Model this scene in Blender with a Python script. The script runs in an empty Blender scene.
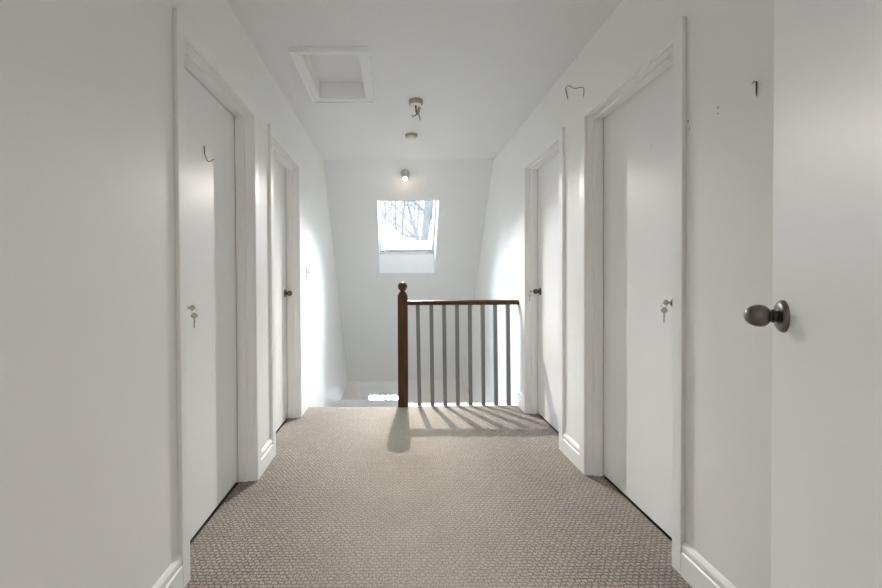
import bpy, bmesh, math, random
from mathutils import Vector, Matrix, Quaternion
random.seed(4)
scene = bpy.context.scene
COL = scene.collection
PI = math.pi

# ------------------------------------------------------------------ constants
F = 405.0                     # focal length in pixels of the 882-px frame
CAMZ = 1.125
CEIL = 2.449
XL, XR = -0.793, 1.0866        # wall faces of the hall
CT = 0.016                    # casing thickness
DL, DR = -0.8856, 1.176        # door faces
YE = 3.572                    # edge of the landing
HEAD = 2.0345

PITCH, ROLL, YAW, PX, PY = 0.01199, -0.00495, 0.0031, 397.06, 284.18
def turn(a, c, b):
    a, b = a*math.cos(ROLL) - b*math.sin(ROLL), a*math.sin(ROLL) + b*math.cos(ROLL)
    c, b = c*math.cos(PITCH) + b*math.sin(PITCH), -c*math.sin(PITCH) + b*math.cos(PITCH)
    return Vector((a*math.cos(YAW) + c*math.sin(YAW), -a*math.sin(YAW) + c*math.cos(YAW), b))
def ray(px, py): return turn((px-PX)/F, 1.0, (PY-py)/F)

# ------------------------------------------------------------------ materials
def new_mat(name):
    m = bpy.data.materials.new(name); m.use_nodes = True
    nt = m.node_tree
    return m, nt, nt.nodes['Principled BSDF'], nt.nodes['Material Output']

def paint(name, col, rough=0.55, bump=0.02, scale=220, spec=0.5, var=0.02):
    m, nt, b, o = new_mat(name)
    tc = nt.nodes.new('ShaderNodeTexCoord')
    n = nt.nodes.new('ShaderNodeTexNoise'); n.inputs['Scale'].default_value = 2.3; n.inputs['Detail'].default_value = 4
    nt.links.new(tc.outputs['Object'], n.inputs['Vector'])
    mix = nt.nodes.new('ShaderNodeMix'); mix.data_type = 'RGBA'
    mix.inputs['A'].default_value = (*[c * (1 - var) for c in col], 1)
    mix.inputs['B'].default_value = (*[min(1, c * (1 + var)) for c in col], 1)
    nt.links.new(n.outputs['Fac'], mix.inputs['Factor'])
    nt.links.new(mix.outputs['Result'], b.inputs['Base Color'])
    b.inputs['Roughness'].default_value = rough
    b.inputs['Specular IOR Level'].default_value = spec
    n2 = nt.nodes.new('ShaderNodeTexNoise'); n2.inputs['Scale'].default_value = scale; n2.inputs['Detail'].default_value = 2
    nt.links.new(tc.outputs['Object'], n2.inputs['Vector'])
    bp = nt.nodes.new('ShaderNodeBump'); bp.inputs['Strength'].default_value = bump; bp.inputs['Distance'].default_value = 0.01
    nt.links.new(n2.outputs['Fac'], bp.inputs['Height'])
    nt.links.new(bp.outputs['Normal'], b.inputs['Normal'])
    return m

def metal(name, col, rough=0.3):
    m, nt, b, o = new_mat(name)
    b.inputs['Metallic'].default_value = 1.0
    tc = nt.nodes.new('ShaderNodeTexCoord')
    n = nt.nodes.new('ShaderNodeTexNoise'); n.inputs['Scale'].default_value = 60; n.inputs['Detail'].default_value = 3
    nt.links.new(tc.outputs['Object'], n.inputs['Vector'])
    mr = nt.nodes.new('ShaderNodeMapRange')
    mr.inputs['To Min'].default_value = rough * 0.8; mr.inputs['To Max'].default_value = rough * 1.25
    nt.links.new(n.outputs['Fac'], mr.inputs['Value'])
    nt.links.new(mr.outputs['Result'], b.inputs['Roughness'])
    b.inputs['Base Color'].default_value = (*col, 1)
    return m

M = {}
M['wall'] = paint('wall_paint', (0.86, 0.86, 0.85), 0.45, 0.03, 160)
M['ceiling'] = paint('ceiling_paint', (0.79, 0.793, 0.797), 0.8, 0.03, 120)
M['trim'] = paint('trim_paint', (0.865, 0.865, 0.86), 0.36, 0.0, 60)
M['door'] = paint('door_paint', (0.845, 0.85, 0.855), 0.37, 0.006, 90)
M['baluster'] = paint('baluster_grey', (0.20, 0.20, 0.195), 0.4, 0.01)  # one even dark grey for all the balusters
M['plastic'] = paint('ivory_plastic', (0.72, 0.69, 0.62), 0.4, 0.0)
M['beige'] = paint('beige_plastic', (0.33, 0.305, 0.25), 0.45, 0.0)
M['porcelain'] = paint('porcelain', (0.55, 0.54, 0.47), 0.35, 0.0)
M['pewter'] = metal('pewter', (0.18, 0.16, 0.145), 0.30)
M['nickel'] = metal('nickel', (0.50, 0.48, 0.46), 0.3)
M['darkmetal'] = metal('dark_metal', (0.10, 0.095, 0.09), 0.4)
M['keymetal'] = metal('key_metal', (0.42, 0.41, 0.38), 0.35)
M['snow'] = paint('snow', (0.90, 0.92, 0.95), 0.8, 0.2, 12)
M['bark'] = paint('bark', (0.024, 0.024, 0.024), 0.95, 0.5, 30, spec=0.05, var=0.25)
M['hole'] = paint('dark_hole', (0.05, 0.045, 0.04), 0.9, 0.0)
M['wire'] = paint('cut_wire', (0.10, 0.10, 0.095), 0.6, 0.0)
M['scuff'] = paint('scuff', (0.42, 0.39, 0.35), 0.8, 0.0)
M['lathing'] = paint('worn_timber', (0.33, 0.30, 0.26), 0.8, 0.2, 40)
M['bluewire'] = paint('blue_wire', (0.12, 0.25, 0.38), 0.5, 0.0)
M['subfloor'] = paint('dark_subfloor', (0.10, 0.09, 0.08), 0.9, 0.0)
M['entry'] = paint('entry_paint', (0.86, 0.82, 0.79), 0.5, 0.02)

def wood_mat():
    m, nt, b, o = new_mat('stained_wood')
    tc = nt.nodes.new('ShaderNodeTexCoord')
    mp = nt.nodes.new('ShaderNodeMapping'); mp.inputs['Scale'].default_value = (18, 18, 1.6)
    nt.links.new(tc.outputs['Object'], mp.inputs['Vector'])
    n = nt.nodes.new('ShaderNodeTexNoise'); n.inputs['Scale'].default_value = 3; n.inputs['Detail'].default_value = 6; n.inputs['Distortion'].default_value = 0.6
    nt.links.new(mp.outputs['Vector'], n.inputs['Vector'])
    cr = nt.nodes.new('ShaderNodeValToRGB')
    cr.color_ramp.elements[0].position = 0.3; cr.color_ramp.elements[0].color = (0.034, 0.013, 0.002, 1)
    cr.color_ramp.elements[1].position = 0.7; cr.color_ramp.elements[1].color = (0.088, 0.037, 0.006, 1)
    nt.links.new(n.outputs['Fac'], cr.inputs['Fac'])
    nt.links.new(cr.outputs['Color'], b.inputs['Base Color'])
    b.inputs['Roughness'].default_value = 0.45
    b.inputs['Specular IOR Level'].default_value = 0.35
    return m
M['wood'] = wood_mat()

def carpet_mat():
    m, nt, b, o = new_mat('loop_carpet')
    tc = nt.nodes.new('ShaderNodeTexCoord')
    br = nt.nodes.new('ShaderNodeTexBrick')
    br.inputs['Scale'].default_value = 1.0
    br.inputs['Brick Width'].default_value = 0.024
    br.inputs['Row Height'].default_value = 0.0165
    br.inputs['Mortar Size'].default_value = 0.0038
    br.inputs['Mortar Smooth'].default_value = 0.9
    br.inputs['Color1'].default_value = (0.46, 0.412, 0.358, 1)
    br.inputs['Color2'].default_value = (0.395, 0.352, 0.31, 1)
    br.inputs['Mortar'].default_value = (0.18, 0.165, 0.155, 1)
    # wobble so the tufts are not ruled
    nz = nt.nodes.new('ShaderNodeTexNoise'); nz.inputs['Scale'].default_value = 45; nz.inputs['Detail'].default_value = 2
    nt.links.new(tc.outputs['Object'], nz.inputs['Vector'])
    sub = nt.nodes.new('ShaderNodeVectorMath'); sub.operation = 'SUBTRACT'; sub.inputs[1].default_value = (0.5, 0.5, 0.5)
    nt.links.new(nz.outputs['Color'], sub.inputs[0])
    sc = nt.nodes.new('ShaderNodeVectorMath'); sc.operation = 'SCALE'; sc.inputs['Scale'].default_value = 0.019
    nt.links.new(sub.outputs[0], sc.inputs[0])
    ad = nt.nodes.new('ShaderNodeVectorMath'); ad.operation = 'ADD'
    nt.links.new(tc.outputs['Object'], ad.inputs[0]); nt.links.new(sc.outputs[0], ad.inputs[1])
    nt.links.new(ad.outputs[0], br.inputs['Vector'])
    # fibre speckle
    fs = nt.nodes.new('ShaderNodeTexNoise'); fs.inputs['Scale'].default_value = 170; fs.inputs['Detail'].default_value = 3
    nt.links.new(tc.outputs['Object'], fs.inputs['Vector'])
    r1 = nt.nodes.new('ShaderNodeMapRange'); r1.inputs['From Min'].default_value = 0.3; r1.inputs['From Max'].default_value = 0.7
    r1.inputs['To Min'].default_value = 0.62; r1.inputs['To Max'].default_value = 1.36
    nt.links.new(fs.outputs['Fac'], r1.inputs['Value'])
    # dirt and wear patches
    ds = nt.nodes.new('ShaderNodeTexNoise'); ds.inputs['Scale'].default_value = 2.2; ds.inputs['Detail'].default_value = 5; ds.inputs['Roughness'].default_value = 0.6
    nt.links.new(tc.outputs['Object'], ds.inputs['Vector'])
    r2 = nt.nodes.new('ShaderNodeMapRange'); r2.inputs['From Min'].default_value = 0.35; r2.inputs['From Max'].default_value = 0.65
    r2.inputs['To Min'].default_value = 0.90; r2.inputs['To Max'].default_value = 1.06
    nt.links.new(ds.outputs['Fac'], r2.inputs['Value'])
    mu = nt.nodes.new('ShaderNodeMath'); mu.operation = 'MULTIPLY'
    nt.links.new(r1.outputs['Result'], mu.inputs[0]); nt.links.new(r2.outputs['Result'], mu.inputs[1])
    # traffic wear: the middle of the hall is trodden flat and paler, the edges are greyer with dirt
    sx = nt.nodes.new('ShaderNodeSeparateXYZ'); nt.links.new(ad.outputs[0], sx.inputs[0])
    o1 = nt.nodes.new('ShaderNodeMath'); o1.operation = 'SUBTRACT'; o1.inputs[1].default_value = 0.10; nt.links.new(sx.outputs['X'], o1.inputs[0])
    o2 = nt.nodes.new('ShaderNodeMath'); o2.operation = 'ABSOLUTE'; nt.links.new(o1.outputs[0], o2.inputs[0])
    o3 = nt.nodes.new('ShaderNodeMath'); o3.operation = 'MULTIPLY_ADD'; o3.inputs[1].default_value = 0.55; nt.links.new(ds.outputs['Fac'], o3.inputs[0]); nt.links.new(o2.outputs[0], o3.inputs[2])
    wr = nt.nodes.new('ShaderNodeMapRange'); wr.interpolation_type = 'SMOOTHSTEP'
    wr.inputs['From Min'].default_value = 0.35; wr.inputs['From Max'].default_value = 1.05
    nt.links.new(o3.outputs[0], wr.inputs['Value'])
    worn = nt.nodes.new('ShaderNodeMix'); worn.data_type = 'RGBA'; worn.inputs['Factor'].default_value = 0.55
    nt.links.new(br.outputs['Color'], worn.inputs['A']); worn.inputs['B'].default_value = (0.42, 0.372, 0.316, 1)
    dirt = nt.nodes.new('ShaderNodeMix'); dirt.data_type = 'RGBA'; dirt.blend_type = 'MULTIPLY'; dirt.inputs['Factor'].default_value = 1.0
    nt.links.new(br.outputs['Color'], dirt.inputs['A']); dirt.inputs['B'].default_value = (0.86, 0.855, 0.86, 1)
    wm = nt.nodes.new('ShaderNodeMix'); wm.data_type = 'RGBA'
    nt.links.new(wr.outputs['Result'], wm.inputs['Factor']); nt.links.new(worn.outputs['Result'], wm.inputs['A']); nt.links.new(dirt.outputs['Result'], wm.inputs['B'])
    hs = nt.nodes.new('ShaderNodeVectorMath'); hs.operation = 'SCALE'
    nt.links.new(wm.outputs['Result'], hs.inputs[0]); nt.links.new(mu.outputs[0], hs.inputs['Scale'])
    nt.links.new(hs.outputs[0], b.inputs['Base Color'])
    b.inputs['Roughness'].default_value = 0.95
    b.inputs['Specular IOR Level'].default_value = 0.1
    bp = nt.nodes.new('ShaderNodeBump'); bp.inputs['Strength'].default_value = 0.6; bp.inputs['Distance'].default_value = 0.004
    inv = nt.nodes.new('ShaderNodeMath'); inv.operation = 'SUBTRACT'; inv.inputs[0].default_value = 1.0
    nt.links.new(br.outputs['Fac'], inv.inputs[1])
    nt.links.new(inv.outputs[0], bp.inputs['Height'])
    nt.links.new(bp.outputs['Normal'], b.inputs['Normal'])
    return m
M['carpet'] = carpet_mat()

def glass_mat():
    m, nt, b, o = new_mat('pane_glass')
    nt.nodes.remove(b)
    tr = nt.nodes.new('ShaderNodeBsdfTransparent'); tr.inputs['Color'].default_value = (0.95, 0.97, 0.97, 1)
    gl = nt.nodes.new('ShaderNodeBsdfGlossy'); gl.inputs['Roughness'].default_value = 0.02
    fr = nt.nodes.new('ShaderNodeFresnel'); fr.inputs['IOR'].default_value = 1.45
    mx = nt.nodes.new('ShaderNodeMixShader')
    nt.links.new(fr.outputs[0], mx.inputs[0]); nt.links.new(tr.outputs[0], mx.inputs[1]); nt.links.new(gl.outputs[0], mx.inputs[2])
    nt.links.new(mx.outputs[0], o.inputs['Surface'])
    return m
M['glass'] = glass_mat()

def emit_mat(name, col, s):
    m, nt, b, o = new_mat(name)
    b.inputs['Base Color'].default_value = (*col, 1)
    b.inputs['Emission Color'].default_value = (*col, 1)
    b.inputs['Emission Strength'].default_value = s
    return m
M['bulb'] = emit_mat('lit_bulb', (1.0, 0.80, 0.52), 30)

def snow_mat():
    m, nt, b, o = new_mat('backlit_snow')
    b.inputs['Base Color'].default_value = (0.92, 0.94, 0.97, 1); b.inputs['Roughness'].default_value = 0.8
    tl = nt.nodes.new('ShaderNodeBsdfTranslucent'); tl.inputs['Color'].default_value = (0.90, 0.94, 0.98, 1)
    n = nt.nodes.new('ShaderNodeTexNoise'); n.inputs['Scale'].default_value = 6
    mr = nt.nodes.new('ShaderNodeMapRange'); mr.inputs['To Min'].default_value = 0.45; mr.inputs['To Max'].default_value = 0.6
    nt.links.new(n.outputs['Fac'], mr.inputs['Value'])
    mx = nt.nodes.new('ShaderNodeMixShader')
    nt.links.new(mr.outputs['Result'], mx.inputs[0]); nt.links.new(b.outputs[0], mx.inputs[1]); nt.links.new(tl.outputs[0], mx.inputs[2])
    nt.links.new(mx.outputs[0], o.inputs['Surface'])
    return m
M['backlit_snow'] = snow_mat()

# ------------------------------------------------------------------ mesh helpers
def quadbox(bm, x0, x1, y0, y1, z0, z1):
    v = [bm.verts.new(p) for p in ((x0,y0,z0),(x1,y0,z0),(x1,y1,z0),(x0,y1,z0),(x0,y0,z1),(x1,y0,z1),(x1,y1,z1),(x0,y1,z1))]
    for f in ((0,3,2,1),(4,5,6,7),(0,1,5,4),(1,2,6,5),(2,3,7,6),(3,0,4,7)):
        bm.faces.new([v[i] for i in f])
    return v

def prism(bm, pts, a, b, axis='x'):
    """extrude polygon pts; axis x: pts are (y,z); axis y: pts are (x,z); axis z: pts are (x,y)"""
    def P(p, t):
        return {'x': (t, p[0], p[1]), 'y': (p[0], t, p[1]), 'z': (p[0], p[1], t)}[axis]
    A = [bm.verts.new(P(p, a)) for p in pts]; B = [bm.verts.new(P(p, b)) for p in pts]
    bm.faces.new(A); bm.faces.new(list(reversed(B)))
    n = len(pts)
    for i in range(n):
        bm.faces.new((A[i], B[i], B[(i+1) % n], A[(i+1) % n]))

def lathe(bm, prof, origin, axis, seg=32, close=True):
    """prof = [(radius, distance along axis)]"""
    origin = Vector(origin); axis = Vector(axis).normalized()
    q = Vector((0, 0, 1)).rotation_difference(axis)
    rings = []
    for r, h in prof:
        if r < 1e-6:
            rings.append([bm.verts.new(origin + q @ Vector((0, 0, h)))])
        else:
            rings.append([bm.verts.new(origin + q @ Vector((r*math.cos(2*PI*k/seg), r*math.sin(2*PI*k/seg), h))) for k in range(seg)])
    for a, b in zip(rings, rings[1:]):
        for k in range(seg):
            k2 = (k+1) % seg
            if len(a) == 1 and len(b) == 1: continue
            if len(a) == 1: bm.faces.new((a[0], b[k], b[k2]))
            elif len(b) == 1: bm.faces.new((a[k], a[k2], b[0]))
            else: bm.faces.new((a[k], a[k2], b[k2], b[k]))
    if close:
        for rg, rev in ((rings[0], True), (rings[-1], False)):
            if len(rg) > 2: bm.faces.new(list(reversed(rg)) if rev else rg)

def tube(bm, pts, radii, seg=6, closed=False):
    pts = [Vector(p) for p in pts]
    if not hasattr(radii, '__len__'): radii = [radii]*len(pts)
    rings = []
    up = Vector((0.13, 0.31, 1)).normalized()
    n = len(pts)
    for i, p in enumerate(pts):
        if closed: t = pts[(i+1) % n] - pts[i-1]
        else: t = pts[min(i+1, n-1)] - pts[max(i-1, 0)]
        t.normalize()
        a = t.cross(up)
        if a.length < 1e-4: a = t.cross(Vector((1, 0, 0)))
        a.normalize(); b = t.cross(a)
        rings.append([bm.verts.new(p + radii[i]*(a*math.cos(2*PI*k/seg) + b*math.sin(2*PI*k/seg))) for k in range(seg)])
    prs = list(zip(rings, rings[1:]))
    if closed: prs.append((rings[-1], rings[0]))
    for a, b in prs:
        for k in range(seg):
            bm.faces.new((a[k], a[(k+1) % seg], b[(k+1) % seg], b[k]))
    if not closed:
        bm.faces.new(list(reversed(rings[0]))); bm.faces.new(rings[-1])

def obj(name, bm, mat, parent=None, smooth=False, bevel=0.0, bseg=2, kind=None):
    bmesh.ops.recalc_face_normals(bm, faces=bm.faces)
    me = bpy.data.meshes.new(name); bm.to_mesh(me); bm.free()
    me.materials.append(mat)
    o = bpy.data.objects.new(name, me); COL.objects.link(o)
    if smooth:
        for p in me.polygons: p.use_smooth = True
        me.set_sharp_from_angle(angle=math.radians(38))
    if bevel:
        md = o.modifiers.new('bevel', 'BEVEL'); md.width = bevel; md.segments = bseg; md.limit_method = 'ANGLE'
        md.harden_normals = False
    if parent: o.parent = parent
    if kind: o['kind'] = kind
    return o

def struct(name, bm, mat, **k):
    return obj(name, bm, mat, kind='structure', **k)

def empty(name, loc=(0, 0, 0), label=None, cat=None, group=None, kind=None):
    o = bpy.data.objects.new(name, None); COL.objects.link(o)
    o.location = loc; o.empty_display_size = 0.1
    if label: o['label'] = label
    if cat: o['category'] = cat
    if group: o['group'] = group
    if kind: o['kind'] = kind
    return o

def tag(o, label, cat, group=None):
    o['label'] = label; o['category'] = cat
    if group: o['group'] = group
    return o

def child(name, bm, mat, parent, **k):
    """bm is in world coordinates; parent sits unrotated at its own location"""
    loc = Vector(parent.location)
    p = parent.parent
    while p: loc += Vector(p.location); p = p.parent
    bmesh.ops.translate(bm, verts=bm.verts, vec=-loc)
    return obj(name, bm, mat, parent=parent, **k)

# ------------------------------------------------------------------ door data
# name, side, outer near, inner near, inner far, outer far
DOORS = [('L', 1.460, 1.514, 2.257, 2.320), ('L', 2.540, 2.598, 3.293, 3.352),
         ('R', 1.513, 1.565, 2.298, 2.362), ('R', 2.600, 2.660, 3.364, 3.424)]
J = 0.018  # jamb board
WT = 0.125 # wall thickness
YF = 6.65
SY = 4.50   # where the ceiling starts to slope

# ------------------------------------------------------------------ shell
Y0, Y1 = 0.05, 0.15      # end wall behind which the camera stands
BX0, BX1, BY0 = -1.9, 2.1, -3.4   # room behind the camera

def hall_wall(name, side):
    bm = bmesh.new()
    s = -1 if side == 'L' else 1
    xin = XL if side == 'L' else XR
    xo = xin + s*WT
    xa, xb = min(xin, xo), max(xin, xo)
    ds = [d for d in DOORS if d[0] == side]
    y = Y1
    for d in ds:
        ya, yb = d[2]-J, d[3]+J
        quadbox(bm, xa, xb, y, ya, -0.02, CEIL)
        quadbox(bm, xa, xb, ya, yb, HEAD+J, CEIL)
        y = yb
    xw = xin + s*0.32
    prism(bm, [(y, -0.02), (YE-0.03, -0.02), (YE-0.03, -0.580), (YF, -0.580), (YF, -0.550), (SY, CEIL), (y, CEIL)],
          min(xin, xw), max(xin, xw))
    struct(name, bm, M['wall'])
hall_wall('wall_left', 'L'); hall_wall('wall_right', 'R')

# end wall with the doorway the camera looks through
bm = bmesh.new()
OX0, OX1 = -0.42, 0.445
quadbox(bm, BX0, OX0, Y0, Y1, -0.02, CEIL); quadbox(bm, OX1, BX1, Y0, Y1, -0.02, CEIL); quadbox(bm, OX0, OX1, Y0, Y1, 2.07, CEIL)
struct('wall_near', bm, M['wall'])

# outer shell
bm = bmesh.new()
quadbox(bm, BX0-0.12, BX0, BY0, 4.45, -0.3, CEIL); quadbox(bm, BX0, XL-0.32, 4.35, 4.45, -0.3, CEIL)
struct('wall_outer_left', bm, M['wall'])
bm = bmesh.new()
quadbox(bm, BX1, BX1+0.12, BY0, 4.45, -0.3, CEIL); quadbox(bm, XR+0.32, BX1, 4.35, 4.45, -0.3, CEIL)
struct('wall_outer_right', bm, M['wall'])
# back wall of the room behind the camera, with the added window opening
WX0, WX1, WZ0, WZ1 = -0.65, 0.65, 0.95, 2.05
bm = bmesh.new()
quadbox(bm, BX0-0.12, WX0, BY0-0.15, BY0, -0.3, CEIL+0.12); quadbox(bm, WX1, BX1+0.12, BY0-0.15, BY0, -0.3, CEIL+0.12)
quadbox(bm, WX0, WX1, BY0-0.15, BY0, -0.3, WZ0); quadbox(bm, WX0, WX1, BY0-0.15, BY0, WZ1, CEIL+0.12)
struct('wall_back', bm, M['wall'])

# upper floor slab and carpet
bm = bmesh.new()
quadbox(bm, BX0-0.12, BX1+0.12, BY0, YE-0.005, -0.32, -0.018)
quadbox(bm, BX0-0.12, XL-0.30, YE-0.005, 4.45, -0.32, -0.018); quadbox(bm, XR+0.30, BX1+0.12, YE-0.005, 4.45, -0.32, -0.018)
struct('floor_slab', bm, M['subfloor'])
bm = bmesh.new()
quadbox(bm, XL-0.09, XR+0.09, BY0, YE, -0.022, 0.0)
struct('floor', bm, M['carpet'], bevel=0.006)

# ceiling with hatch hole
HX0, HX1, HY0, HY1 = -0.547, -0.205, 2.377, 2.950
bm = bmesh.new()
CT0, CT1 = CEIL, CEIL+0.12
quadbox(bm, BX0-0.12, HX0, BY0, SY, CT0, CT1); quadbox(bm, HX1, BX1+0.12, BY0, SY, CT0, CT1)
quadbox(bm, HX0, HX1, BY0, HY0, CT0, CT1); quadbox(bm, HX0, HX1, HY1, SY, CT0, CT1)
struct('ceiling', bm, M['ceiling'])

# sloped ceiling with skylight shaft.  slope frame: t down the slope, n outwards
D = Vector((0, 2.135, -2.974)).normalized(); N = Vector((0, -D.z, D.y))
O = Vector((0, SY, CEIL))
def S(t, n, x=0.0): return O + D*t + N*n + Vector((x, 0, 0))
def yz(t, n): p = S(t, n); return (p.y, p.z)
TH = 0.20
T0, T1 = 0.491, 1.527
SX0, SX1 = -0.212, 0.514
dT = 0.164
L = 3.90
LX0, LX1 = XL-0.34, XR+0.34
bm = bmesh.new()
prism(bm, [yz(0, 0), yz(T0, 0), yz(T0, TH), yz(-0.02, TH), (SY, CEIL+0.12)], LX0, LX1)
prism(bm, [yz(T1, 0), yz(L, 0), yz(L, TH), yz(T1-dT, TH)], LX0, LX1)
side = [yz(T0, 0), yz(T1, 0), yz(T1-dT, TH), yz(T0, TH)]
prism(bm, side, LX0, SX0); prism(bm, side, SX1, LX1)
struct('ceiling_slope', bm, M['ceiling'])

# lower level of the stairwell
ZL = -2.69
FX0, FX1 = -0.590, 0.144   # front door opening
FT = -0.637
bm = bmesh.new()
quadbox(bm, -1.3, FX0-0.02, YF, YF+0.15, ZL, -0.53); quadbox(bm, FX1+0.02, 1.5, YF, YF+0.15, ZL, -0.53); quadbox(bm, FX0-0.02, FX1+0.02, YF, YF+0.15, FT+0.02, -0.53)
struct('wall_far', bm, M['entry'])
bm = bmesh.new(); quadbox(bm, -1.12, -1.0, YE-0.3, YF, ZL, -0.57); struct('wall_stair_left', bm, M['entry'])
bm = bmesh.new(); quadbox(bm, 1.26, 1.38, YE-0.3, YF, ZL, -0.57); struct('wall_stair_right', bm, M['entry'])
bm = bmesh.new(); quadbox(bm, -1.12, 1.38, YE-0.15, YE-0.03, ZL, -0.02); struct('wall_stair_near', bm, M['wall'])
bm = bmesh.new(); quadbox(bm, -1.2, 1.45, YE-0.3, YF+0.15, ZL-0.1, ZL); struct('floor_lower', bm, M['plastic'])

# white ledge across the stairwell in front of the entrance door
bm = bmesh.new(); LZ = CAMZ + ray(370, 399.6).z/ray(370, 399.6).y*5.58
quadbox(bm, XL-0.01, 0.235, 5.22, 5.58, LZ-0.11, LZ)
struct('trim_ledge', bm, M['trim'], bevel=0.004)
# white nosing under the balusters
bm = bmesh.new(); quadbox(bm, 0.09, XR, YE, YE+0.09, -0.14, 0.002); struct('trim_nosing', bm, M['trim'], bevel=0.004)
bm = bmesh.new(); quadbox(bm, XL, 0.0, YE+0.0, YE+0.02, -0.20, -0.035); struct('trim_riser', bm, M['trim'], bevel=0.003)

# baseboards
BP = [(0, 0), (0.015, 0), (0.015, 0.088), (0.0105, 0.0915), (0.0105, 0.103), (0.0135, 0.106), (0.0125, 0.117), (0.007, 0.126), (0.003, 0.131), (0, 0.132)]
def baseboard(side, y0, y1):
    bm = bmesh.new()
    x, s = (XL, 1) if side == 'left' else (XR, -1)
    prism(bm, [(x + s*a, z) for a, z in BP], y0, y1, axis='y')
    struct('baseboard_' + side, bm, M['trim'])
for y0, y1 in ((Y1, 1.460), (2.320, 2.540), (3.352, YE+0.005)): baseboard('left', y0, y1)
for y0, y1 in ((Y1, 1.513), (2.362, 2.600), (3.424, YE+0.005)): baseboard('right', y0, y1)

# ------------------------------------------------------------------ knobs, keys
ROS = [(0, 0), (0.0312, 0), (0.0312, 0.0018), (0.0292, 0.0050), (0.0235, 0.0085), (0.0150, 0.0092)]
NECK = [(0.0150, 0.0070), (0.0140, 0.0095), (0.0110, 0.0110), (0.0110, 0.0130), (0.0130, 0.0145), (0.0130, 0.0165), (0.0105, 0.0180), (0.0105, 0.0210)]
EGG = [(0.0105, 0.0200), (0.0150, 0.0220), (0.0190, 0.0260), (0.0213, 0.0310), (0.0218, 0.0360), (0.0210, 0.0415), (0.0190, 0.0470), (0.0157, 0.0520), (0.0112, 0.0560), (0.0058, 0.0584), (0, 0.0591)]
def knob(parent, p, ax, egg=EGG):
    bm = bmesh.new(); lathe(bm, egg, p, ax, 40)
    k = child('door_knob', bm, M['pewter'], parent, smooth=True)
    bm = bmesh.new(); lathe(bm, ROS, p, ax, 40); child('rosette', bm, M['pewter'], k, smooth=True)
    bm = bmesh.new(); lathe(bm, NECK, p, ax, 28); child('shank', bm, M['darkmetal'], k, smooth=True)
    return k

def key_bm(bowr, length, bm=None, M4=None):
    """flat key in local xz plane, bow centre at origin, blade towards -z"""
    bm = bmesh.new()
    pts = []
    for k in range(14):
        a = PI*0.5 + (k - 6.5)/13*PI*1.55
        r = bowr*(1.0 + 0.10*math.cos(4*a))
        pts.append((r*math.cos(a), r*math.sin(a)))
    w = 0.0035
    pts = pts[::-1]
    # pts runs from left-lower around the top to right-lower
    blade = [(w, -bowr*0.9), (w, -length*0.55), (w*0.4, -length*0.62), (w, -length*0.70), (w*0.5, -length*0.80), (w*0.9, -length*0.88), (0, -length), (-w, -length*0.92), (-w, -bowr*0.9)]
    right_first = pts[0][0] > 0
    if right_first: pts = pts[::-1]
    poly = pts + blade
    prism(bm, poly, -0.0011, 0.0011, axis='y')
    return bm

def key_set(tip, ax, label, hang_turn=0.5, insert_turn=0.0, side='left'):
    """tip = knob end point (world); ax = outward axis of the knob"""
    tip = Vector(tip); ax = Vector(ax)
    e = empty('door_keys', tip, label, 'keys')
    # inserted key: blade along -ax, bow outside
    bm = key_bm(0.0115, 0.040)
    z = ax; y = Vector((0, 0, 1)); x = z.cross(y) * -1
    # local z -> ax ; local x -> world z ; local y -> third
    m = Matrix((( Vector((0,0,1)) ), (ax.cross(Vector((0,0,1)))), ax)).transposed().to_4x4()
    bmesh.ops.transform(bm, matrix=m, verts=bm.verts)
    bmesh.ops.translate(bm, verts=bm.verts, vec=ax*0.0135)
    child_at = lambda n, b, mt: obj(n, b, mt, parent=e)
    child_at('key', bm, M['keymetal'])
    c = ax*0.021 + Vector((0, 0, -0.0115))
    bm = bmesh.new()
    d = Vector((ax.x*0.7, 0.7, 0)).normalized()
    tube(bm, [c + 0.0095*(d*math.cos(2*PI*k/20) + Vector((0, 0, 1))*math.sin(2*PI*k/20)) for k in range(20)], 0.0009, 6, closed=True)
    child_at('key_ring', bm, M['keymetal'])
    bm = key_bm(0.0125, 0.050)
    bmesh.ops.transform(bm, matrix=Matrix.Rotation(hang_turn, 4, 'Z'), verts=bm.verts)
    bmesh.ops.translate(bm, verts=bm.verts, vec=c + Vector((0, 0, -0.0205)))
    child_at('key', bm, M['keymetal'])
    return e

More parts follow.
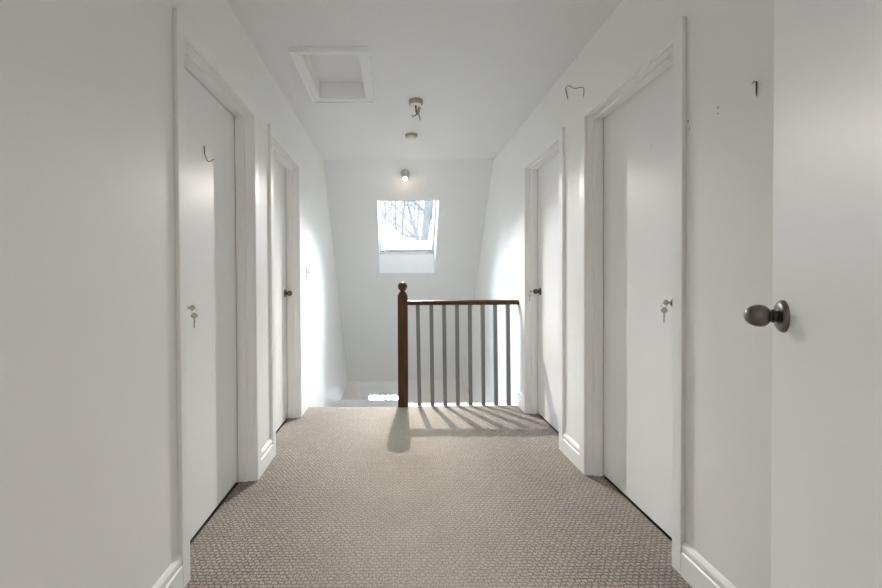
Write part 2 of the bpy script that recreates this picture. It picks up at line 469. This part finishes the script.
# ------------------------------------------------------------------ doors of the hall
def make_door(i, side, yo0, y0, y1, yo1, knob_y, knob_z):
    s = -1 if side == 'L' else 1       # direction away from hall
    xw = XL if side == 'L' else XR
    xd = DL if side == 'L' else DR
    def bx(bm, a, b, *r): quadbox(bm, min(a, b), max(a, b), *r)
    root = empty('door_%d' % i, (xd, (y0+y1)/2, 0), kind='structure')
    # casing: three mitred boards, beads on the inner edge
    bm = bmesh.new()
    c0, c1 = xw, xw - s*CT
    zt, zi = 2.098, 2.038
    prism(bm, [(yo0, 0), (y0, 0), (y0, zi), (y1, zi), (y1, 0), (yo1, 0), (yo1, zt), (yo0, zt)], min(c0, c1), max(c0, c1))
    child('casing', bm, M['trim'], root, bevel=0.003)
    # jamb
    bm = bmesh.new()
    xb = xw + s*WT
    bx(bm, xw, xb, y0-J+0.004, y0+0.002, 0, HEAD+J-0.002); bx(bm, xw, xb, y1-0.002, y1+J-0.004, 0, HEAD+J-0.002)
    bx(bm, xw, xb, y0+0.002, y1-0.002, HEAD, HEAD+J-0.002)
    child('jamb', bm, M['trim'], root)
    # stop
    bm = bmesh.new()
    s0, s1 = xd - s*0.0045, xd - s*0.053
    T = 0.011
    bx(bm, s0, s1, y0+0.002, y0+0.002+T, 0, HEAD); bx(bm, s0, s1, y1-0.002-T, y1-0.002, 0, HEAD)
    bx(bm, s0, s1, y0+0.002+T, y1-0.002-T, HEAD-T, HEAD)
    child('door_stop', bm, M['trim'], root, bevel=0.0015)
    # slab
    bm = bmesh.new()
    bx(bm, xd, xd + s*0.035, y0+0.006, y1-0.006, 0.010, HEAD-0.005)
    child('door_panel', bm, M['door'], root, bevel=0.002)
    knob(root, (xd, knob_y, knob_z), (-s, 0, 0))
    return root

make_door(1, *DOORS[0], 1.610, 1.016)
make_door(2, *DOORS[1], 3.232, 1.018)
make_door(3, *DOORS[2], 1.643, 1.025)
make_door(4, *DOORS[3], 3.296, 1.020)
key_set((DL+0.0635, 1.610, 1.016), (1, 0, 0), 'pair of keys hanging in the knob of the near left door', hang_turn=0.15)
key_set((DR-0.0635, 1.643, 1.025), (-1, 0, 0), 'pair of keys hanging in the knob of the near right door', hang_turn=-0.1)
key_set((DR-0.0635, 3.296, 1.020), (-1, 0, 0), 'small keys in the knob of the far right door by the railing', hang_turn=-0.9)

# open door in the foreground, right
root = empty('door_5', (0.434, 0.134, 0), kind='structure')
edge = ray(772.0, 316)*0.824; edge.z = 0; hinge = Vector((0.434, 0.134, 0))
dv = (edge - hinge); W = dv.length; dv.normalize()
nl = Vector((-dv.y, dv.x, 0))          # visible face normal (towards the left)
bm = bmesh.new()
q = [hinge, edge, edge - nl*0.035, hinge - nl*0.035]
prism(bm, [(p.x, p.y) for p in q], 0.010, HEAD-0.005, axis='z')
child('door_panel', bm, M['door'], root, bevel=0.002)
kp = edge - dv*0.053 + Vector((0, 0, 1.0505))
knob(root, kp, nl)
for z in (0.25, 1.05, 1.82):
    bm = bmesh.new(); h = hinge + nl*0.004
    lathe(bm, [(0.006, 0), (0.006, 0.09)], (h.x, h.y+0.004, z-0.045), (0, 0, 1), 16)
    child('hinge', bm, M['nickel'], root)
bm = bmesh.new(); e2 = edge - nl*0.0175
lv = [(e2 + nl*0.012), (e2 + nl*0.012 + dv*0.0012), (e2 - nl*0.012 + dv*0.0012), (e2 - nl*0.012)]
prism(bm, [(p.x, p.y) for p in lv], 1.022, 1.080, axis='z'); child('latch_plate', bm, M['nickel'], root)

# entrance door downstairs with three lites
root = empty('door_6', ((FX0+FX1)/2, YF, ZL), kind='structure')
bm = bmesh.new()
prism(bm, [(FX0-0.066, ZL), (FX0, ZL), (FX0, FT), (FX1, FT), (FX1, ZL), (FX1+0.066, ZL), (FX1+0.066, FT+0.072), (FX0-0.066, FT+0.072)], YF-0.018, YF, axis='y')
child('casing', bm, M['trim'], root, bevel=0.004)
bm = bmesh.new()
LT0, LT1 = -0.795, -1.13
lx = [(-0.450, -0.286), (-0.262, -0.105), (-0.081, 0.076)]
yy = (YF+0.03, YF+0.075)
quadbox(bm, FX0-0.019, FX1+0.019, *yy, ZL+0.01, LT1); quadbox(bm, FX0-0.019, FX1+0.019, *yy, LT0, FT+0.019)
xs = [FX0-0.019] + [v for p in lx for v in p] + [FX1+0.019]
for a, b in zip(xs[0::2], xs[1::2]): quadbox(bm, a, b, *yy, LT1, LT0)
pn = child('door_panel', bm, M['door'], root)
for a, b in lx:
    bm = bmesh.new(); quadbox(bm, a, b, YF+0.048, YF+0.054, LT1, LT0); child('lite', bm, M['glass'], pn)

# ------------------------------------------------------------------ skylight
root = empty('window_1', S(1.0, TH), kind='structure')
bm = bmesh.new()
def sbox(bm, x0, x1, t0, t1, n0, n1):
    prism(bm, [yz(t0, n0), yz(t1, n0), yz(t1, n1), yz(t0, n1)], x0, x1)
GX0, GX1, G0, G1 = -0.191, 0.482, 0.40, 1.316
FN0, FN1 = TH, TH+0.075
sbox(bm, GX0-0.07, GX0, G0-0.08, G1+0.10, FN0, FN1); sbox(bm, GX1, GX1+0.08, G0-0.08, G1+0.10, FN0, FN1)
sbox(bm, GX0, GX1, G0-0.08, G0, FN0, FN1); sbox(bm, GX0, GX1, G1, G1+0.10, FN0, FN1)
child('window_frame', bm, M['trim'], root, bevel=0.004)
bm = bmesh.new(); sbox(bm, GX0, GX1, G0, G1, FN0+0.040, FN0+0.046); child('window_pane', bm, M['glass'], root)
bm = bmesh.new(); sbox(bm, GX0, GX1, G1-0.006, G1, FN0+0.002, FN0+0.040); child('window_seal', bm, M['darkmetal'], root)

# snow lying on the glass
bm = bmesh.new()
nx, ntt = 40, 30
SNOW = [(-0.192, 0.925), (-0.1618, 0.930), (-0.0585, 0.955), (0.0191, 1.046), (0.0981, 1.120), (0.1914, 1.172), (0.2981, 1.187), (0.49, 1.190)]
def edge_t(x):
    for (a, b), (c, d) in zip(SNOW, SNOW[1:]):
        if x <= c:
            k = max(0, (x - a)/(c - a)); return b + (d - b)*k + 0.004*math.sin(60*x)
    return SNOW[-1][1]
grid = []; base = []
nb = TH + 0.048
for i in range(nx+1):
    x = GX0 + (GX1-GX0)*i/nx
    te = edge_t(x); row = []; rb = []
    for j in range(ntt+1):
        v = j/ntt; t = te + (G1 - te)*v
        h = 0.16*math.sqrt(max(0, min(1, v*1.6)))*(1.0 if v < 0.9 else 1.0)*(0.35 + 0.4*(1.35-te)/0.42)
        row.append(bm.verts.new(S(t, nb + max(h, 0.0005), x))); rb.append(bm.verts.new(S(t, nb, x)))
    grid.append(row); base.append(rb)
for i in range(nx):
    for j in range(ntt):
        bm.faces.new((grid[i][j], grid[i+1][j], grid[i+1][j+1], grid[i][j+1]))
        bm.faces.new((base[i][j], base[i][j+1], base[i+1][j+1], base[i+1][j]))
    bm.faces.new((grid[i][ntt], grid[i+1][ntt], base[i+1][ntt], base[i][ntt]))
    bm.faces.new((grid[i][0], base[i][0], base[i+1][0], grid[i+1][0]))
for i in (0, nx):
    for j in range(ntt): bm.faces.new((grid[i][j], grid[i][j+1], base[i][j+1], base[i][j]))
o = obj('snow_drift', bm, M['backlit_snow'], smooth=True); tag(o, 'drift of white snow lying on the skylight glass', 'snow')
o['kind'] = 'stuff'

# window added in the unseen room to light the near hall
root = empty('added_window', ((WX0+WX1)/2, BY0, WZ0), kind='structure')
bm = bmesh.new()
ya, yb = BY0-0.12, BY0-0.05
w = 0.06
quadbox(bm, WX0, WX0+w, ya, yb, WZ0, WZ1); quadbox(bm, WX1-w, WX1, ya, yb, WZ0, WZ1)
quadbox(bm, WX0+w, WX1-w, ya, yb, WZ0, WZ0+w); quadbox(bm, WX0+w, WX1-w, ya, yb, WZ1-w, WZ1)
quadbox(bm, -0.03, 0.03, ya, yb, WZ0+w, WZ1-w)
child('window_frame', bm, M['trim'], root)
bm = bmesh.new(); quadbox(bm, WX0+w, WX1-w, BY0-0.09, BY0-0.085, WZ0+w, WZ1-w); child('window_pane', bm, M['glass'], root)

# ------------------------------------------------------------------ stair railing
rail = empty('stair_railing', (0.0595, 3.583, 0), 'dark wooden newel post and handrail with eight grey balusters at the stair head', 'railing')
NP = 0.0595
bm = bmesh.new()
hw = 0.0445
quadbox(bm, NP-hw, NP+hw, 3.538, 3.538+2*hw, 0.0, 0.990)
newel = child('newel_post', bm, M['wood'], rail, bevel=0.007, bseg=3)
bm = bmesh.new()
prof = [(0.034, 0.990), (0.038, 0.996), (0.0375, 1.001), (0.030, 1.008), (0.022, 1.014), (0.020, 1.020), (0.024, 1.026)]
cz, R = 1.0615, 0.0420
for k in range(2, 17):
    a = -PI/2 + PI*k/16
    prof.append((max(R*math.cos(a), 0.0), cz + R*1.0*math.sin(a)))
prof[-1] = (0, cz+R)
lathe(bm, prof, (NP, 3.5825, 0), (0, 0, 1), 32)
child('ball_finial', bm, M['wood'], newel, smooth=True)
bm = bmesh.new()
RZ = 0.9
prism(bm, [(3.564, 0.896), (3.634, 0.896), (3.640, 0.911), (3.634, 0.930), (3.617, 0.938), (3.581, 0.938), (3.564, 0.930), (3.558, 0.911)], NP+hw-0.002, XR, axis='x')
hr = child('handrail', bm, M['wood'], rail, bevel=0.003)
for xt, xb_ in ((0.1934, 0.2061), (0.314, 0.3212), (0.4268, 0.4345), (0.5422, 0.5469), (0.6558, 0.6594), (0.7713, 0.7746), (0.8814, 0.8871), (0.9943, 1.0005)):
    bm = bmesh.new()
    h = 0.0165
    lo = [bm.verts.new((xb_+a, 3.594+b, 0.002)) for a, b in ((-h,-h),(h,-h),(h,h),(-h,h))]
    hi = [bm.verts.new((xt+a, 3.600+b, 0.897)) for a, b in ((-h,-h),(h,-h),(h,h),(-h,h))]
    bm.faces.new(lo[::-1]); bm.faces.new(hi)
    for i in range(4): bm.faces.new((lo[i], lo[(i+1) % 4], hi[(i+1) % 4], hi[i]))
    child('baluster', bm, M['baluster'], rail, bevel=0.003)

# ------------------------------------------------------------------ attic hatch
hatch = empty('attic_hatch', ((HX0+HX1)/2, (HY0+HY1)/2, CEIL), 'white framed attic hatch recessed in the ceiling', 'hatch')
bm = bmesh.new()
def frame_ring(bm, o0, i0, za, zb):
    (ax0, ax1, ay0, ay1) = o0; (bx0, bx1, by0, by1) = i0
    ov = [(ax0, ay0), (ax1, ay0), (ax1, ay1), (ax0, ay1)]; iv = [(bx0, by0), (bx1, by0), (bx1, by1), (bx0, by1)]
    for i in range(4):
        j = (i+1) % 4
        prism(bm, [ov[i], ov[j], iv[j], iv[i]], za, zb, axis='z')
CW = 0.056
def infl(e): return (HX0-e, HX1+e, HY0-e, HY1+e)
# moulded profile as stacked mitred rings
frame_ring(bm, infl(CW), infl(0.044), CEIL-0.027, CEIL)
frame_ring(bm, infl(0.044), infl(0.030), CEIL-0.017, CEIL)
frame_ring(bm, infl(0.030), infl(0.016), CEIL-0.021, CEIL)
frame_ring(bm, infl(0.016), infl(-0.004), CEIL-0.012, CEIL)
child('moulding', bm, M['trim'], hatch)
bm = bmesh.new(); quadbox(bm, HX0+0.001, HX1-0.001, HY0+0.001, HY1-0.001, CEIL+0.100, CEIL+0.118)
child('hatch_panel', bm, M['ceiling'], hatch)
bm = bmesh.new(); frame_ring(bm, infl(-0.0005), infl(-0.004), CEIL, CEIL+0.100); child('lining', bm, M['trim'], hatch)

# ------------------------------------------------------------------ ceiling fittings
cn = empty('ceiling_canopy', (0.155, 3.016, CEIL), 'round ceiling canopy with a bare socket and cut wires hanging out', 'light fitting')
bm = bmesh.new()
lathe(bm, [(0.052, 0), (0.052, 0.026), (0.049, 0.031), (0.042, 0.033), (0.040, 0.033)], (0.155, 3.016, CEIL), (0, 0, -1), 36)
child('canopy', bm, M['beige'], cn, smooth=True)
bm = bmesh.new(); lathe(bm, [(0.040, 0.033), (0.039, 0.036), (0.020, 0.037), (0, 0.037)], (0.155, 3.016, CEIL), (0, 0, -1), 32, close=False)
w_ = child('white_disc', bm, M['plastic'], cn, smooth=True)
bm = bmesh.new()
b0 = Vector((0.155, 3.016, CEIL-0.036))
tube(bm, [b0 + Vector(p) for p in ((0, 0, 0.004), (0.000, 0, -0.02), (0.002, 0, -0.045), (0.010, 0, -0.068))], [0.006, 0.006, 0.006, 0.005], 8)
child('hook', bm, M['darkmetal'], cn, smooth=True)
bm = bmesh.new(); lathe(bm, [(0, 0), (0.010, 0.001), (0.012, 0.012), (0.011, 0.042), (0.006, 0.050), (0, 0.052)], b0 + Vector((0.026, 0, -0.014)), (-0.25, 0, -1), 16)
child('socket', bm, M['lathing'], cn, smooth=True)
for pts, mt in ((((0.012, 0, -0.062), (-0.004, 0, -0.078), (-0.018, 0, -0.080), (-0.027, 0, -0.074), (-0.034, 0, -0.068)), 'wire'),
                (((0.012, 0, -0.062), (-0.010, 0.004, -0.074), (-0.022, 0, -0.086), (-0.029, 0, -0.088)), 'wire'),
                (((0.014, 0, -0.062), (0.022, 0, -0.076), (0.030, 0, -0.090), (0.036, 0, -0.104)), 'bluewire'),
                (((0.016, 0, -0.060), (0.028, 0, -0.074), (0.030, 0, -0.086), (0.025, 0, -0.112)), 'wire')):
    bm = bmesh.new(); tube(bm, [b0 + Vector(p) for p in pts], 0.0019, 6)
    child('wire', bm, M[mt], cn, smooth=True)

sd = empty('smoke_detector', (0.150, 3.725, CEIL), 'small round two-tier smoke detector on the ceiling', 'smoke detector')
bm = bmesh.new(); lathe(bm, [(0, 0), (0.055, 0), (0.055, 0.016), (0.052, 0.019), (0.045, 0.020)], (0.150, 3.725, CEIL), (0, 0, -1), 32)
child('base', bm, M['beige'], sd, smooth=True)
bm = bmesh.new(); lathe(bm, [(0.045, 0.018), (0.045, 0.034), (0.040, 0.041), (0.030, 0.043), (0, 0.044)], (0.150, 3.725, CEIL), (0, 0, -1), 32)
child('cover', bm, M['plastic'], sd, smooth=True)

# lit lamp holder on the sloped ceiling
LP = S(0.155, 0.0, 0.112)
ld = Vector((0, -0.55, -1)).normalized()
lamp = empty('ceiling_lamp', LP, 'small round lamp holder with a glowing bulb above the skylight', 'lamp')
bm = bmesh.new(); lathe(bm, [(0, 0), (0.052, 0.0), (0.052, 0.010), (0.045, 0.016), (0.040, 0.030)], LP, -N, 32)
child('base', bm, M['porcelain'], lamp, smooth=True)
bm = bmesh.new()
c0 = LP - N*0.020
lathe(bm, [(0.044, 0), (0.046, 0.02), (0.038, 0.050), (0.030, 0.066), (0.026, 0.066), (0.024, 0.058), (0, 0.056)], c0, ld, 32)
child('socket_cup', bm, M['porcelain'], lamp, smooth=True)
bc = c0 + ld*0.078
bm = bmesh.new(); bmesh.ops.create_uvsphere(bm, u_segments=20, v_segments=12, radius=0.018)
bmesh.ops.translate(bm, verts=bm.verts, vec=bc)
child('bulb', bm, M['bulb'], lamp, smooth=True)

# ------------------------------------------------------------------ light switch
sw = empty('light_switch', (XL, 3.63, 1.186), 'white light switch plate on the left wall past the far door', 'switch')
bm = bmesh.new(); quadbox(bm, XL, XL+0.007, 3.594, 3.666, 1.130, 1.242); child('cover_plate', bm, M['trim'], sw, bevel=0.003)
bm = bmesh.new(); prism(bm, [(XL+0.005, 1.174), (XL+0.018, 1.192), (XL+0.018, 1.199), (XL+0.005, 1.202)], 3.624, 3.636, axis='y'); child('toggle', bm, M['beige'], sw)

# ------------------------------------------------------------------ small wires and marks
def on_wall(px, py, xwall, off=0.002):
    d = ray(px, py); xx = xwall - math.copysign(off, xwall); t = xx/d.x
    return Vector((xx, t*d.y, CAMZ + t*d.z))
def wire_thing(name, pts, r, label, cat, mat='wire', dy=0):
    p0 = pts[0]
    e = empty(name, p0, None)
    bm = bmesh.new(); tube(bm, [p - p0 for p in pts], r, 6)
    bpy.data.objects.remove(e)
    o = obj(name, bm, M[mat], smooth=True); o.location = p0
    tag(o, label, cat); return o
# hook on the near left door
wire_thing('wire_hook', [on_wall(px, py, DL, o_) for px, py, o_ in ((204.6, 146, .002), (204.6, 150, .003), (204.7, 154.5, .004), (206.3, 157.5, .006), (206.9, 160.2, .010), (208.6, 161.6, .018), (211.2, 161, .024), (213.6, 159.2, .028))],
           0.0020, 'thin grey wire hook high on the near left door', 'hook')
wire_thing('bent_wire', [on_wall(px, py, XR, o_) for px, py, o_ in ((567.6, 99, -.004), (566.6, 94, .003), (565.6, 88.5, .004), (567, 86, .004), (569.5, 85.8, .005), (571.8, 87.2, .005), (573.5, 88.4, .006), (576.5, 88.4, .006), (579.5, 87.4, .006), (582.5, 87.4, .005), (584, 89, .004), (583.6, 96.3, -.004))],
           0.0019, 'bent thin wire nailed high on the right wall between the doors', 'wire')
# slot-like hanger
e = empty('picture_hanger', on_wall(755.5, 90, XR, 0), 'narrow metal picture hanger on the right wall by the open door', 'hanger')
p = on_wall(755.5, 90, XR, 0)
bm = bmesh.new(); quadbox(bm, XR-0.0022, XR, p.y-0.008, p.y+0.014, p.z-0.025, p.z+0.024); child('back_plate', bm, M['wall'], e, bevel=0.0008)
bm = bmesh.new(); tube(bm, [(XR-0.003, p.y+0.008, p.z+0.022), (XR-0.005, p.y-0.001, p.z+0.026), (XR-0.006, p.y-0.009, p.z+0.020), (XR-0.006, p.y-0.0095, p.z-0.008), (XR-0.003, p.y-0.007, p.z-0.021)], [0.0009, 0.0016, 0.002, 0.0018, 0.001], 6)
child('hook', bm, M['darkmetal'], e)
def speck(px, py, xwall, w, h, label, mat='hole', name='nail_hole'):
    p = on_wall(px, py, xwall, 0.0)
    bm = bmesh.new(); s = math.copysign(1, xwall)
    lathe(bm, [(0, 0.0), (1, 0.0), (0.8, 0.0012), (0, 0.0014)], (0, 0, 0), (-s, 0, 0), 12)
    for v in bm.verts: v.co.y *= w; v.co.z *= h
    o = obj(name, bm, M[mat]); o.location = p
    tag(o, label, 'nail hole'); return o
speck(688.2, 121.2, XR, 0.0016, 0.0055, 'dark nail hole beside the near right door casing')
speck(689.5, 128.5, XR, 0.0016, 0.006, 'pale scuff just below the dark nail hole beside the door casing', 'scuff', 'wall_scuff')
speck(718.0, 107.5, XR, 0.002, 0.006, 'slanted chip in the right wall paint left of the metal hanger', 'scuff', 'wall_chip')
speck(718.2, 113.5, XR, 0.0025, 0.003, 'small scuff below the slanted chip in the right wall', 'scuff', 'wall_scuff')
speck(507.7, 246.2, XR, 0.006, 0.005, 'tiny dark nail hole on the right wall above the handrail end')
speck(651.2, 145.8, DR, 0.0014, 0.006, 'tiny scratch high on the near right door', 'scuff', 'paint_scratch')

# ------------------------------------------------------------------ outside
bm = bmesh.new(); quadbox(bm, -60, 60, 7.2, 90, -3.9, -3.8)
quadbox(bm, -60, 60, -60, -3.9, -3.9, -3.8)
struct('ground', bm, M['snow'])

def at(px, py, y):
    d = ray(px, py); return Vector((d.x*y/d.y, y, CAMZ + d.z*y/d.y))
GZ = -3.8
def grow(bm, p, d, r, length, depth, rnd):
    pts = [p.copy()]; rad = [r]; q = p.copy(); dd = d.copy()
    n = 5
    for k in range(n):
        dd = (dd + Vector((rnd.uniform(-.22, .22), rnd.uniform(-.05, .05), rnd.uniform(-.10, .22)))).normalized()
        q = q + dd*length/n
        pts.append(q.copy()); rad.append(max(r*(1-(k+1)/n*0.75), 0.004))
        if depth > 0 and k >= 0:
            for _ in range(1 if rnd.random() < 0.75 else 2):
                a = rnd.uniform(-1, 1)
                side = dd.cross(Vector((0, 1, 0))).normalized()*math.copysign(1, a) + Vector((0, rnd.uniform(-.12, .12), 0))
                nd = (dd*rnd.uniform(.5, 1.0) + side*rnd.uniform(.5, 1.1)).normalized()
                grow(bm, q.copy(), nd, max(r*0.5, 0.005), length*rnd.uniform(.45, .7), depth-1, rnd)
    tube(bm, pts, rad, 5)
def tree(pts, y, wpx, label, seed, nb=7, bl=1.5, name='bare_tree'):
    """pts: pixel points from top to bottom of the stretch the skylight shows; the trunk runs on to the ground and up"""
    rnd = random.Random(seed)
    P = [at(a, b, y) for a, b in pts]
    wp = [wpx[0] + (wpx[1]-wpx[0])*i/(len(P)-1) for i in range(len(P))]
    rad = [max(w*y/F/2, .01) for w in wp]
    low = P[-1]; d = (P[-1]-P[-2]).normalized(); d.x *= 0.35; d.normalize()
    k = (low.z - GZ)/max(-d.z, 0.3)
    foot = Vector((low.x + d.x*k*0.7, y, GZ - 0.05))
    up = (P[0]-P[1]).normalized()
    top1 = P[0] + up*1.4; top2 = top1 + (up + Vector((0.1, 0.0, 0.3))).normalized()*2.0
    allp = [top2, top1] + P + [(low*0.5 + foot*0.5), foot]
    rr = [rad[0]*0.35, rad[0]*0.75] + rad + [rad[-1]*1.25, rad[-1]*1.6]
    root = empty(name, foot, label, 'tree', 'bare winter trees beyond the skylight')
    bm = bmesh.new(); tube(bm, allp, rr, 10); child('trunk', bm, M['bark'], root, smooth=True)
    chain = [top2, top1] + P + [low + (foot-low)*0.15]
    for i in range(nb):
        f = (i + rnd.random())/nb*(len(chain)-1); a = int(min(f, len(chain)-2)); g = f - a
        q = chain[a].lerp(chain[a+1], g)
        sd_ = rnd.choice((-1, 1))
        bm = bmesh.new()
        grow(bm, q, Vector((sd_*rnd.uniform(.3, 1), rnd.uniform(-.08, .08), rnd.uniform(.2, 1.0))).normalized(), max(rad[0]*0.28, 0.010), bl*rnd.uniform(.6, 1.2), 2, rnd)
        child('branch', bm, M['bark'], root)
tree([(429.5, 198), (428, 212), (426, 226), (423.5, 246)], 9.0, (9.5, 7), 'thick leaning trunk at the right of the skylight view', 1, 5, 1.2)
tree([(407, 198), (409.5, 210), (412, 220), (415.5, 230), (419.5, 246)], 12.2, (2.0, 4.5), 'slender tree curving into the foot of the thick trunk', 2, 5)
tree([(405.6, 198), (404.2, 208), (403, 216), (402.5, 226), (402.2, 246)], 13.8, (2.0, 2.2), 'thin upright tree at the middle of the skylight view', 3, 7)
tree([(386, 196), (394, 205), (402, 213.5), (410, 222), (416, 231), (419, 246)], 10.6, (1.2, 1.7), 'thin trunk slanting across the whole skylight view', 4, 6)
tree([(385.4, 198), (385.2, 214), (385.0, 240)], 15.4, (1.6, 1.8), 'narrow upright tree at the left edge of the skylight', 5, 8)
tree([(395.3, 205), (395.2, 216), (396.2, 228), (397, 246)], 17.0, (1.4, 2.4), 'narrow tree rising behind the highest snow', 6, 9)
tree([(419.5, 198), (418.8, 210), (417.8, 225), (417, 246)], 18.6, (1.8, 1.8), 'straight thin tree close left of the thick trunk', 7, 7)
tree([(414.8, 198), (414.6, 215), (414.0, 246)], 20.2, (1.1, 1.3), 'thinnest distant tree between the middle trunks', 8, 7)
tree([(434.5, 198), (433.3, 214), (431.8, 228), (430.5, 246)], 21.8, (1.3, 1.8), 'thin tree squeezed beside the right window frame', 9, 6)
bm = bmesh.new()
tube(bm, [(x, 24.5, at(397, 213.8, 24.5).z + 0.0006*(x-0.5)**2*4) for x in [-14 + i*1.4 for i in range(21)]], 0.024, 6)
o = obj('overhead_cable', bm, M['bark']); tag(o, 'dark overhead cable crossing level behind the bare trees', 'cable')

# ------------------------------------------------------------------ light
w = bpy.data.worlds.new('world'); scene.world = w; w.use_nodes = True
nt = w.node_tree; bg = nt.nodes['Background']
tc = nt.nodes.new('ShaderNodeTexCoord'); sp = nt.nodes.new('ShaderNodeSeparateXYZ'); cr = nt.nodes.new('ShaderNodeValToRGB')
nt.links.new(tc.outputs['Generated'], sp.inputs[0]); nt.links.new(sp.outputs['Z'], cr.inputs['Fac'])
# overcast sky: dim hazy horizon, bright cloud overhead
cr.color_ramp.elements[0].position = 0.0; cr.color_ramp.elements[0].color = (0.027, 0.028, 0.0285, 1)
cr.color_ramp.elements[1].position = 1.0; cr.color_ramp.elements[1].color = (0.80, 0.90, 1.0, 1)
for p_, c_ in ((0.20, (0.035, 0.036, 0.037, 1)), (0.45, (0.64, 0.72, 0.80, 1))):
    e_ = cr.color_ramp.elements.new(p_); e_.color = c_
nt.links.new(cr.outputs['Color'], bg.inputs['Color'])
bg.inputs['Strength'].default_value = 39.0

def area(name, loc, rot, sx, sy, portal=False, energy=0, col=(1, 1, 1)):
    l = bpy.data.lights.new(name, 'AREA'); l.shape = 'RECTANGLE'; l.size = sx; l.size_y = sy; l.energy = energy; l.color = col
    if portal: l.cycles.is_portal = True
    o = bpy.data.objects.new(name, l); COL.objects.link(o); o.location = loc; o.rotation_mode = 'QUATERNION'; o.rotation_quaternion = rot
    return o
def look(d): return Vector(d).to_track_quat('-Z', 'X')
area('portal_skylight', S((G0+G1)/2, TH+0.20, (GX0+GX1)/2), (-N).to_track_quat('-Z', 'Y'), 0.75, 1.05, portal=True)
area('portal_window', ((WX0+WX1)/2, BY0-0.2, (WZ0+WZ1)/2), Vector((0, 1, 0)).to_track_quat('-Z', 'Y'), 1.4, 1.2, portal=True)

l = bpy.data.lights.new('lamp_light', 'SPOT'); l.energy = 146; l.color = (1.0, 0.93, 0.84); l.shadow_soft_size = 0.02
l.spot_size = math.radians(98); l.spot_blend = 1.0
o = bpy.data.objects.new('lamp_light', l); COL.objects.link(o); o.location = bc + ld*0.045
o.rotation_mode = 'QUATERNION'; o.rotation_quaternion = Vector((0, -0.78, -1)).to_track_quat('-Z', 'Y')

l = bpy.data.lights.new('added_fill_light', 'POINT'); l.energy = 24; l.color = (1.0, 0.88, 0.74); l.shadow_soft_size = 0.15
o = bpy.data.objects.new('added_fill_light', l); COL.objects.link(o); o.location = (-0.1, -1.5, 2.05)  # added warm fill in the unseen room, brightens the near hall

# ------------------------------------------------------------------ camera
cam = bpy.data.cameras.new('camera'); co = bpy.data.objects.new('camera', cam); COL.objects.link(co)
cam.sensor_width = 36; cam.lens = 36*F/882
cam.shift_x = (441-PX)/882; cam.shift_y = -(294-PY)/882
cam.clip_start = 0.02; cam.clip_end = 300
mr = Matrix((turn(1, 0, 0), turn(0, 0, 1), -turn(0, 1, 0))).transposed().to_4x4()
co.matrix_world = Matrix.Translation((0, 0, CAMZ)) @ mr
scene.camera = co

scene.view_settings.view_transform = 'Standard'; scene.view_settings.look = 'None'
scene.view_settings.gamma = 1.0; scene.view_settings.use_curve_mapping = False
scene.view_settings.exposure = 1.02
scene.cycles.max_bounces = 16; scene.cycles.diffuse_bounces = 10; scene.cycles.transparent_max_bounces = 8
scene.cycles.use_denoising = True
scene.cycles.sample_clamp_indirect = 6
